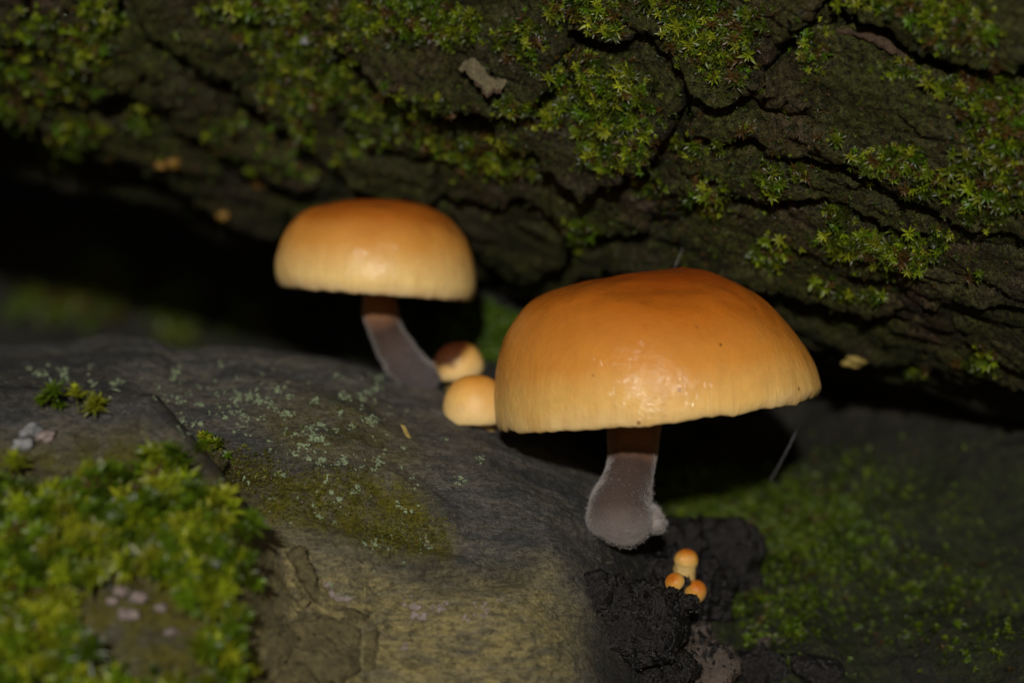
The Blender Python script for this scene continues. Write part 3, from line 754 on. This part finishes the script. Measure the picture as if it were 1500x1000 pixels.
P, Nn, S = drop(S_ground, [(150, 430, 50, 46, 120, .03), (265, 460, 34, 40, 110, .03), (60, 450, 40, 30, 40, .03), (360, 470, 40, 30, 30, .03)], 350)
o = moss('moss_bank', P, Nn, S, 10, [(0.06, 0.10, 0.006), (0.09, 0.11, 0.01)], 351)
tag(o, 'faint out-of-focus green moss deep in the dark hollow behind the smooth log', 'moss', None, 'stuff')

# ------------------------------------------------------------------ mushrooms
def resample(pts, n):
    p = crom(pts, 200); s = np.concatenate([[0], np.cumsum(np.linalg.norm(np.diff(p, axis=0), axis=1))])
    t = np.linspace(0, s[-1], n)
    return np.stack([np.interp(t, s, p[:, k]) for k in range(p.shape[1])], 1)
def cap_mesh(root, outline_l, outline_r, depth, cy, mat, front_dip=0.0, wave=0.003, seed=0, nt=70, nphi=160, thick=0.03, depthf=1.0, hollow=0.6, lump=0.007):
    """outline_l / outline_r: apex to rim as (x, z) offsets from the apex"""
    L = resample(outline_l, nt); R = resample(outline_r, nt)
    phi = np.linspace(0, 2 * math.pi, nphi, endpoint=False)
    w = (1 + np.cos(phi)) / 2
    def surf(Lp, Rp):
        rad = np.abs(Lp[:, 0])[:, None] * (1 - w) + np.abs(Rp[:, 0])[:, None] * w
        z = Lp[:, 1][:, None] * (1 - w) + Rp[:, 1][:, None] * w
        x = rad * np.cos(phi); y = rad * np.sin(phi) * depthf
        z = z + front_dip * y / max(rad.max(), 1e-6)
        return np.stack([x, y, z], -1)
    out = surf(L, R)
    t = np.linspace(0, 1, nt)[:, None] * np.ones(nphi)
    ring = np.stack([np.cos(phi) * np.ones((nt, 1)) * 2.2, np.sin(phi) * np.ones((nt, 1)) * 2.2, t * 0.25], -1)
    cs = np.stack([np.cos(phi) * 3, np.sin(phi) * 3, np.full(nphi, seed * 3.1)], 1)
    wv = (noise(cs, 2.2, seed) + 0.7 * noise(cs, 7.0, seed + 1)) * wave
    out[:, :, 2] += wv * (t ** 6)
    lm = fbm(out.reshape(-1, 3), 7.0, 3, 0.5, seed).reshape(nt, nphi) * lump * np.sin(np.clip(t, 0, 1) * 3.0)[:, :]
    out[:, :, 2] += lm
    rim = out[-1]; ctr = rim.mean(0)
    inner = []
    for k, (sc, dzk) in enumerate(HEIGHTS):
        ring_k = ctr + (rim - ctr) * np.array([sc, sc, sc]); ring_k[:, 2] += dzk * hollow * (abs(R[-1, 1]) / 0.2 if k else 1)
        inner.append(ring_k)
    A = np.concatenate([out, np.array(inner)], 0)
    nn = len(A)
    ti = np.concatenate([t.ravel(), np.ones(len(inner) * nphi)])
    rg = np.concatenate([ring.reshape(-1, 3), np.tile(ring[-1], (len(inner), 1))])
    pos = A.reshape(-1, 3) + root
    o = mesh_obj('cap', pos, grid_faces(nn, nphi, True)[:, ::-1], mat, None, True, {'t': ti, 'ring': rg})
    return o, rim + root, ctr + root, np.array(inner) + root
HEIGHTS = [(0.985, -0.001), (0.955, 0.008), (0.92, 0.018), (0.8, 0.036), (0.55, 0.055), (0.3, 0.06), (0.12, 0.055)]
def gills(rim, ctr, inner, n, drop):
    vs, fs = [], []
    k = rim.shape[0]
    for g in range(n):
        j = int(g * k / n)
        prev = None
        short = 0.0 if g % 2 == 0 else 0.45
        path = inner[1:, j, :] if g % 2 == 0 else inner[1:4, j, :]
        tang = np.cross(path[0] - ctr, [0, 0, 1.0]); tang /= np.linalg.norm(tang) + 1e-9
        k0 = len(vs)
        m = len(path)
        for i, p in enumerate(path):
            dd = drop * max(0.0, HEIGHTS[i + 1][1] - 0.006)
            for sgn in (-1, 1):
                vs.append(p + tang * 0.0009 * sgn + np.array([0, 0, 0.002]))
                vs.append(p + tang * 0.0003 * sgn - np.array([0, 0, dd]))
        for i in range(m - 1):
            a = k0 + i * 4; b = a + 4
            fs += [[a, b, b + 1, a + 1], [a + 3, b + 3, b + 2, a + 2], [a + 1, b + 1, b + 3, a + 3]]
    return mesh_obj('gills', np.array(vs), fs, M_gill, None, False)
def stem_mesh(rows, mat, seed=0, n=60, m=44, rel=0.002):
    """rows: x, y, z, radius from cap to base"""
    p = resample(rows, n)
    c, r = p[:, :3], p[:, 3]
    T = np.gradient(c, axis=0); T /= np.linalg.norm(T, axis=1)[:, None]
    A = np.cross(T, [0, 1.0, 0]); A /= np.linalg.norm(A, axis=1)[:, None]; B = np.cross(T, A)
    ph = np.linspace(0, 2 * math.pi, m, endpoint=False)
    Nr = A[:, None] * np.cos(ph)[None, :, None] + B[:, None] * np.sin(ph)[None, :, None]
    V = (c[:, None] + Nr * r[:, None, None]).reshape(-1, 3)
    V = V + Nr.reshape(-1, 3) * (fbm(V, 22, 3, 0.5, seed) * rel * 1.6)[:, None]
    t = np.repeat(np.linspace(0, 1, n), m)
    nV = len(V)
    F = grid_faces(n, m, True)
    o = mesh_obj('stem', V, F, mat, None, True, {'t': t})
    return o, V.reshape(n, m, 3), Nr
def fuzz(V, Nr, count, length, t0, seed):
    r = np.random.default_rng(seed); n, m, _ = V.shape
    i = np.minimum(((t0 + (1 - t0) * r.random(count) ** 0.45) * (n - 1)).astype(int), n - 1); j = r.integers(0, m, count)
    fi, fj = r.random((count, 1)), r.random((count, 1)); i2, j2 = np.minimum(i + 1, n - 1), (j + 1) % m
    p = (V[i, j] * (1 - fi) + V[i2, j] * fi) * (1 - fj) + (V[i, j2] * (1 - fi) + V[i2, j2] * fi) * fj + r.normal(0, 0.0012, (count, 3)); nr = Nr[i, j] + r.normal(0, 0.5, (count, 3)); nr /= np.linalg.norm(nr, axis=1)[:, None]
    side = np.cross(nr, r.normal(size=(count, 3))); side /= np.linalg.norm(side, axis=1)[:, None]
    ln = (length * r.uniform(0.4, 1.2, count))[:, None]
    W = 0.0003
    vs = np.stack([p - nr * 0.001 + side * W, p - nr * 0.001 - side * W, p + nr * ln], 1).reshape(-1, 3)
    o = mesh_obj('fuzz', vs, np.arange(count * 3).reshape(-1, 3), M_fuzz, None, False)
    o['kind'] = 'stuff'
    return o
def outline(pts, apex, y):
    s = (y - CAM_Y) / 4.0 / 950.0
    return [((px - apex[0]) * s, (apex[1] - py) * s) for px, py in pts]
def place(parent, objs, base):
    """parts keep their shape while their thing stands at its base"""
    parent.location = base
    for o in objs:
        o.parent = parent
        o.matrix_parent_inverse = Matrix.Translation(-Vector(base))

# large mushroom
YC = -0.17
apex = (1000, 391)
Lo = outline([apex, (957, 396), (902, 402), (852, 415), (801, 432), (768, 455), (742, 490), (729, 526), (724, 570), (725, 605), (728, 624), (732, 629)], apex, YC)
Ro = outline([apex, (1040, 398), (1091, 420), (1132, 452), (1169, 493), (1190, 525), (1200, 556), (1201, 568), (1196, 577)], apex, YC)
root = at(apex[0], apex[1], YC)
big = empty('mushroom', 'large orange-brown mushroom with wide glossy cap on a velvety stem', 'mushroom', 'mushrooms on the smooth log')
cap, rim, ctr, inner = cap_mesh(root, Lo, Ro, 0.25, YC, M_cap, front_dip=0.007, seed=3, nt=90, nphi=220, hollow=0.7, wave=0.0035)
gl = gills(rim, ctr, inner, 110, 0.5)
def srow(px, py, y, rpx):
    p = at(px, py, y); return (*p, rpx * (y - CAM_Y) / 4.0 / 950.0)
YB = float(S_low.px(884, 782)[0][1]) - 0.014
yl = lambda f: YC + (YB - YC) * f
rows = [srow(934, 560, YC, 40), srow(932, 605, YC, 40), srow(927, 650, yl(.22), 37), srow(922, 690, yl(.5), 36), srow(915, 718, yl(.75), 41), srow(908, 742, yl(.93), 49), srow(909, 764, yl(1), 51), srow(910, 779, yl(1), 43), srow(909, 788, YB + .002, 28), srow(908, 792, YB + .004, 6)]
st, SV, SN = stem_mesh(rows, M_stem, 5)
fz = fuzz(SV, SN, 5000, 0.0042, 0.4, 6)
# little spur of felt at the foot
rows2 = [srow(926, 740, YB + .032, 10), srow(943, 752, YB + .010, 20), srow(960, 765, YB, 15), srow(975, 772, YB, 3)]
st2, SV2, SN2 = stem_mesh(rows2, M_stem, 8, 24, 20, 0.001); st2.name = 'foot'
for a in st2.data.attributes:
    if a.name == 't': a.data.foreach_set('value', np.full(len(st2.data.vertices), 0.97, np.float32))
fz2 = fuzz(SV2, SN2, 2500, 0.006, 0.0, 9)
place(big, [cap, gl, st, fz, st2, fz2], tuple(at(906, 785, YB)))

# middle-sized mushroom
YS = 0.08
apex = (550, 291)
Lo = outline([apex, (505, 293), (462, 303), (432, 322), (413, 350), (404, 380), (404, 402), (409, 416), (414, 420)], apex, YS)
Ro = outline([apex, (600, 294), (635, 305), (662, 325), (683, 352), (694, 385), (698, 415), (695, 434), (689, 441)], apex, YS)
root = at(*apex, YS)
mid = empty('mushroom', 'smaller tan mushroom with rounded cap and bent grey stem', 'mushroom', 'mushrooms on the smooth log')
cap, rim, ctr, inner = cap_mesh(root, Lo, Ro, 0.15, YS, M_cap2, front_dip=0.004, seed=8, hollow=0.6, wave=0.002)
gl = gills(rim, ctr, inner, 90, 0.35)
rows = [srow(553, 400, YS, 24), srow(555, 428, YS, 24), srow(561, 470, YS, 25), srow(576, 508, YS, 26), srow(597, 536, YS - .01, 27), srow(618, 554, YS - .02, 26), srow(640, 566, YS - .02, 20)]
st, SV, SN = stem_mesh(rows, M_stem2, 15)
fz = fuzz(SV, SN, 5000, 0.0035, 0.3, 16)
place(mid, [cap, gl, st, fz], tuple(at(640, 562, YS)))

# buttons
def button(name, label, cx, cy, y, rx, rz, tilt, mat, stem_len, group, stem_dir=(0, 0.4, -1), flat=0.75, sr=0.55):
    s = (y - CAM_Y) / 4.0 / 950.0
    rx, rz = rx * s, rz * s
    a = np.linspace(0, math.pi * 0.5, 9)
    prof = [(rx * math.sin(t) ** 0.78, -rz * 1.22 * (1 - math.cos(t)) ** 0.95) for t in a] + [(rx * 0.97, -rz * 1.42), (rx * 0.90, -rz * 1.56), (rx * 0.80, -rz * 1.6)]
    top = np.array([0, 0, rz * 0.78])
    L = [(-p[0], p[1]) for p in prof]
    cap, rim, ctr, inner = cap_mesh(top, L, prof, rx, y, mat, seed=int(cx) % 17, nt=40, nphi=64, wave=0.0008, hollow=0.05, lump=0.0015 if rx > .03 else 0.0045)
    d = Vector(stem_dir).normalized()
    p0 = Vector((0, 0, -rz * 0.2))
    rows = [(*(p0 + d * stem_len * k), rx * (sr + 0.12 * k)) for k in (0, 0.33, 0.66, 1.0)]
    st, _, _ = stem_mesh(rows, M_stem_pale, 3, 16, 24, 0.001)
    e = empty(name, label, 'mushroom', group)
    for o in (cap, st): o.parent = e
    e.location = at(cx, cy, y); e.rotation_euler = tilt
    return e, cap
M_stem_pale = simple('button_stem', (0.52, 0.35, 0.12), 0.6, 0.3, 0.3)
# button with a dark burnt-looking patch on its cap
M_burnt = M_button.copy(); M_burnt.name = 'cap_button_dark'
nt = M_burnt.node_tree; B = nt.nodes['Principled BSDF']; src = B.inputs['Base Color'].links[0].from_socket
tc = nt.nodes.new('ShaderNodeTexCoord'); vd = nt.nodes.new('ShaderNodeVectorMath'); vd.operation = 'DISTANCE'
vd.inputs[1].default_value = (-0.020, -0.016, 0.036); nt.links.new(tc.outputs['Object'], vd.inputs[0])
mr = nt.nodes.new('ShaderNodeMapRange'); mr.inputs['From Min'].default_value = 0.058; mr.inputs['From Max'].default_value = 0.042
wob = mul(nt, vd.outputs['Value'], mul(nt, tex(nt, 60, 3, lo=0.2, hi=0.8), 0.012), 'ADD')
nt.links.new(wob, mr.inputs['Value'])
nt.links.new(mix(nt, mul(nt, mr.outputs[0], 0.96), src, (0.045, 0.008, 0.004)), B.inputs['Base Color'])
button('button_mushroom', 'tiny orange button mushroom with a dark red-brown patch on top', 670, 526, .07, 38, 31, (math.radians(12), math.radians(-8), 0), M_burnt, 0.07, 'button mushrooms', (0, .5, -1))
button('button_mushroom', 'tiny plain cream-orange button mushroom tucked against the large cap', 696, 584, -.08, 48, 45, (math.radians(3), 0, 0), M_button, 0.09, 'button mushrooms', (.1, .6, -1))

# ------------------------------------------------------------------ rotten black clump with tiny mushrooms
from mathutils import noise as mnoise
def lump(name, cx, cy, y, rx, rz, mat, parent, seed, sub=36, amp=0.35, freq=1.0):
    s = (y - CAM_Y) / 4.0 / 950.0
    u = np.linspace(0.02, math.pi - 0.02, sub); v = np.linspace(0, 2 * math.pi, sub * 2, endpoint=False)
    U, Vv = np.meshgrid(u, v, indexing='ij')
    D = np.stack([np.sin(U) * np.cos(Vv), np.sin(U) * np.sin(Vv), np.cos(U)], -1).reshape(-1, 3)
    Ds = D * np.array([1.0, 1.0, 0.55])
    r = 1 + amp * 1.2 * fbm(Ds, 1.1 * freq, 5, 0.5, seed) + 0.05 * fbm(Ds, 9.0, 3, 0.6, seed + 4)
    Pn = D * r[:, None] * np.array([rx, (rx + rz) * 0.5, rz]) * s
    o = mesh_obj(name, Pn + at(cx, cy, y), grid_faces(sub, sub * 2, True)[:, ::-1], mat, parent)
    return o
clump = empty('rotten_stump', 'black crumbling rotten wood clump at the broken end of the smooth log', 'rotten wood')
for k, a in enumerate([(985, 800, -.16, 48, 40, M_char), (1045, 812, -.12, 58, 50, M_char), (1086, 850, -.10, 34, 54, M_char), (965, 855, -.26, 52, 44, M_char), (1022, 870, -.2, 56, 54, M_char), (945, 915, -.34, 66, 62, M_char), (1000, 900, -.27, 40, 34, M_char),
                       (1015, 935, -.30, 34, 30, M_rot), (1030, 975, -.34, 54, 40, M_rot), (960, 985, -.38, 60, 40, M_char), (1110, 985, -.30, 60, 34, M_char), (880, 870, -.36, 44, 36, M_char), (1180, 985, -.30, 50, 28, M_char), (1135, 950, -.24, 30, 20, M_rot)]):
    a = list(a); a[2] += 0.15 if a[0] > 955 else 0.08
    lump('lump', *a, clump, 40 + k, amp=0.3)
M_pin = cap_material('cap_pin', [(0.0, (0.36, 0.085, 0.006)), (0.3, (0.46, 0.15, 0.014)), (0.6, (0.58, 0.31, 0.06)), (1.0, (0.62, 0.44, 0.17))], 0.3, 0.6)
def on_clump(px, py, out):
    d = Vector(((px - 750) / 3800.0, 1.0, (500 - py) / 3800.0)).normalized()
    best = None
    for o in clump.children:
        ok, loc, nn, _ = o.ray_cast(Vector((0, CAM_Y, 0)), d)
        if ok and (best is None or loc.y < best): best = loc.y
    return (best if best is not None else -0.3) - out
for cx, cy, out, rx, rz, tilt, lab, sl, srr in [
    (1006, 815, .014, 18, 15, (math.radians(14), math.radians(10), 0), 'tiny upright orange mushroom pin with pale thick stem in the black clump', 0.034, 0.90),
    (1020, 863, .004, 16, 17, (math.radians(40), math.radians(14), 0), 'tiny round orange button below the upright pin in the black clump', 0.010, 0.55),
    (987, 850, .000, 15, 11, (math.radians(40), math.radians(-35), 0), 'tiny half-hidden brownish button squeezed into the black clump', 0.010, 0.55)]:
    button('pin_mushroom', lab, cx, cy, min(on_clump(cx, cy, out), on_clump(cx, cy + 14, out * 0.5), on_clump(cx - 4, cy + 24, out * 0.3)), rx, rz, tilt, M_pin, sl, 'pin mushrooms', (0, .05, -1), sr=srr)

for k, (cx, cy, r1, r2) in enumerate([(972, 840, 13, 16), (1034, 834, 15, 20), (1002, 884, 26, 13), (1002, 851, 9, 8), (1043, 868, 13, 15), (984, 868, 12, 9), (986, 812, 9, 16)]):
    lump('lump', cx, cy, on_clump(cx, cy, 0.014), r1, r2, M_char, clump, 80 + k, 20)
# crumbs of rotten wood over the clump
cv, cf = [], []
cr = np.random.default_rng(404)
for k in range(520):
    px, py = cr.normal(1005, 62), cr.normal(885, 62)
    yy = on_clump(px, py, 0)
    if abs(yy + 0.3) < 1e-9: continue
    c = at(px, py, yy); r0 = cr.uniform(.0018, .0065)
    k0 = len(cv); pts8 = cr.normal(size=(6, 3)); pts8 = np.array([[1, 0, 0], [-1, 0, 0], [0, 1, 0], [0, -1, 0], [0, 0, 1], [0, 0, -1]]) * cr.uniform(.4, 1.3, (6, 1)) + pts8 * .15
    cv += list(c + pts8 * r0 * np.array([1, 1, cr.uniform(.7, 2.0)]))
    cf += [[k0 + a, k0 + b, k0 + d] for a, b, d in ((0, 2, 4), (2, 1, 4), (1, 3, 4), (3, 0, 4), (2, 0, 5), (1, 2, 5), (3, 1, 5), (0, 3, 5))]
crumbs = mesh_obj('crumbs', np.array(cv), cf, M_char, clump, False)
crumbs['kind'] = 'stuff'

# ------------------------------------------------------------------ small things
def blob_thing(name, label, cat, px, py, r, mat, surf, group=None, seed=1, sq=0.8, out=0.5):
    h, n = surf.px(px, py)
    u = np.linspace(0.05, math.pi - 0.05, 14); v = np.linspace(0, 2 * math.pi, 22, endpoint=False)
    U, Vv = np.meshgrid(u, v, indexing='ij')
    D = np.stack([np.sin(U) * np.cos(Vv), np.sin(U) * np.sin(Vv), np.cos(U) * sq], -1).reshape(-1, 3)
    D *= (1 + 0.5 * fbm(D, 1.5, 4, 0.6, seed))[:, None]
    o = mesh_obj(name, D * r + h + n * r * out, grid_faces(14, 22, True)[:, ::-1], mat)
    return tag(o, label, cat, group)
for k, (x, y, r) in enumerate([(236, 240, .0085), (253, 236, .010), (378, 273, .0095), (326, 313, .009)]):
    blob_thing('fungus_bead', 'tiny round orange fungus bead under the dark edge of the bark log', 'fungus', x, y, r, M_tiny, S_bark, 'orange fungus beads', k)
blob_thing('leaf_scrap', 'pale yellowish scrap in the dark gap beyond the large cap', 'debris', 1250, 522, .018, M_straw, S_bark, None, 9, 0.5)
blob_thing('lichen_tuft', 'small white frosty lichen crumb on the bark above the small mushroom', 'lichen', 447, 59, .008, M_white, S_bark, None, 12)
for k, (x, y, r) in enumerate([(46, 632, .016), (32, 652, .014), (66, 640, .014)]):
    blob_thing('pale_fungus', ['pale grey fungus bead between two others above the moss cushion', 'pale grey fungus bead lowest of three above the moss cushion', 'pinkish fungus bead touching two grey ones above the moss cushion'][k], 'fungus', x, y, r, M_crust if k == 2 else M_white, S_low, 'pale beads by the moss cushion', 20 + k, 0.6, 0.1)
for k, (x, y, r) in enumerate([(178, 866, .010), (202, 874, .013), (188, 900, .014), (164, 880, .008), (236, 890, .009), (250, 925, .008)]):
    blob_thing('pink_fungus', 'pinkish grey crust fungus bead in the bare gap of the moss cushion', 'fungus', x, y, r, M_crust, S_low, 'pinkish beads in the moss gap', 30 + k, 0.6, 0.0)
# curled flake on the bark
fl = empty('bark_flake', 'small curled tan flake standing off the bark below the upper moss', 'flake')
cpts = [(702, 72), (716, 74), (728, 84), (740, 94), (753, 99), (764, 100)]
wid = [10, 13, 14, 13, 11, 7]
vs, k = [], 0
for (x, y), w in zip(resample(np.array(cpts, float), 24), np.interp(np.linspace(0, 5, 24), range(6), wid)):
    h, n = S_bark.px(x, y)
    hs, n = S_up.px(x, y)
    base = hs + n * 0.052
    for j, f in enumerate(np.linspace(-0.5, 0.5, 8)):
        up = np.array([0.25, 0, 1.0]) * (-f) * w / 950 * 1.0
        curl = n * (0.016 * (f + 0.5) ** 1.5 + 0.003 * noise(np.array([[x * .1, f * 3, 1]]), 1, 3)[0])
        vs.append(base + up * (1 + 0.5 * noise(np.array([[x * .17, f * 2, 4]]), 1, 6)[0]) + curl + n * 0.008 * noise(np.array([[x * .12, f * 1.2, 2]]), 1, 5)[0] + np.array([0, 0, 0.006]) * noise(np.array([[x * .2, 0, 2]]), 1, 8)[0])
A = np.array(vs).reshape(24, 8, 3)
Bk = A + np.array([0, 0.006, 0.002])
VV = np.concatenate([A, Bk[:, ::-1]], 1).reshape(-1, 3)
mesh_obj('flake_body', VV, grid_faces(24, 16, True), M_flake, fl)
lip = A[10:, -1]
mesh_obj('flake_rim', np.concatenate([lip[:, None] + np.array([0, -.002, 0]), lip[:, None] + np.array([0, -.003, -.006]), lip[:, None] + np.array([0, .006, -.005]), lip[:, None] + np.array([0, .004, 0])], 1).reshape(-1, 3), grid_faces(14, 4, True), M_flake_edge, fl)
# pale split edge of the top bark plate
se = make_plate('split_edge', [(1222, 34), (1250, 36), (1280, 44), (1310, 62), (1338, 82), (1336, 90), (1300, 74), (1268, 54), (1228, 46)], S_up, 0.030, 0.0, M_flake_edge, upper_log, seed=91, jag=3)
# straw scrap on the log
h, n = S_low.px(597, 640)
mesh_obj('straw', np.array([h + n * .004 + np.array([-.012, 0, .016]), h + n * .008 + np.array([-.006, 0, .010]), h + n * .006 + np.array([.006, 0, -.012]), h + n * .003 + np.array([-.002, 0, .002]), h + np.array([-.004, 0, .004]), h + np.array([.002, 0, -.004])]), [[0, 1, 3], [1, 2, 3], [0, 3, 4], [3, 2, 5], [3, 5, 4]], M_straw)
tag(bpy.data.objects['straw'], 'tiny yellow straw scrap lying on the smooth log', 'straw')
# spider silk
def thread(pts, r, label):
    p = crom(pts, 24); vs = []
    for c in p:
        for a in range(4): vs.append(c + r * np.array([math.cos(a * math.pi / 2), 0, math.sin(a * math.pi / 2)]))
    o = mesh_obj('silk_thread', np.array(vs), grid_faces(24, 4, True), M_silk)
    tag(o, label, 'spider silk', 'spider silk threads')
def sp_(px, py, y): return at(px, py, y)
thread([sp_(1180, 600, -.1), sp_(1155, 655, -.06), sp_(1128, 704, 0)], .00028, 'thin silk thread slanting down from the rim of the large cap')
thread([sp_(1022, 305, .05), sp_(1008, 345, .0), sp_(988, 392, -.1)], .0003, 'fine silk thread running from the bark to the top of the large cap')
thread([sp_(955, 205, -.05), sp_(957, 235, -.05), sp_(960, 262, -.02)], .0003, 'short silk strand dangling from the mossy bark tongue')
thread([sp_(714, -10, -.05), sp_(715, 30, -.05), sp_(714, 66, -.06)], .00018, 'straight silk strand hanging over the curled flake')
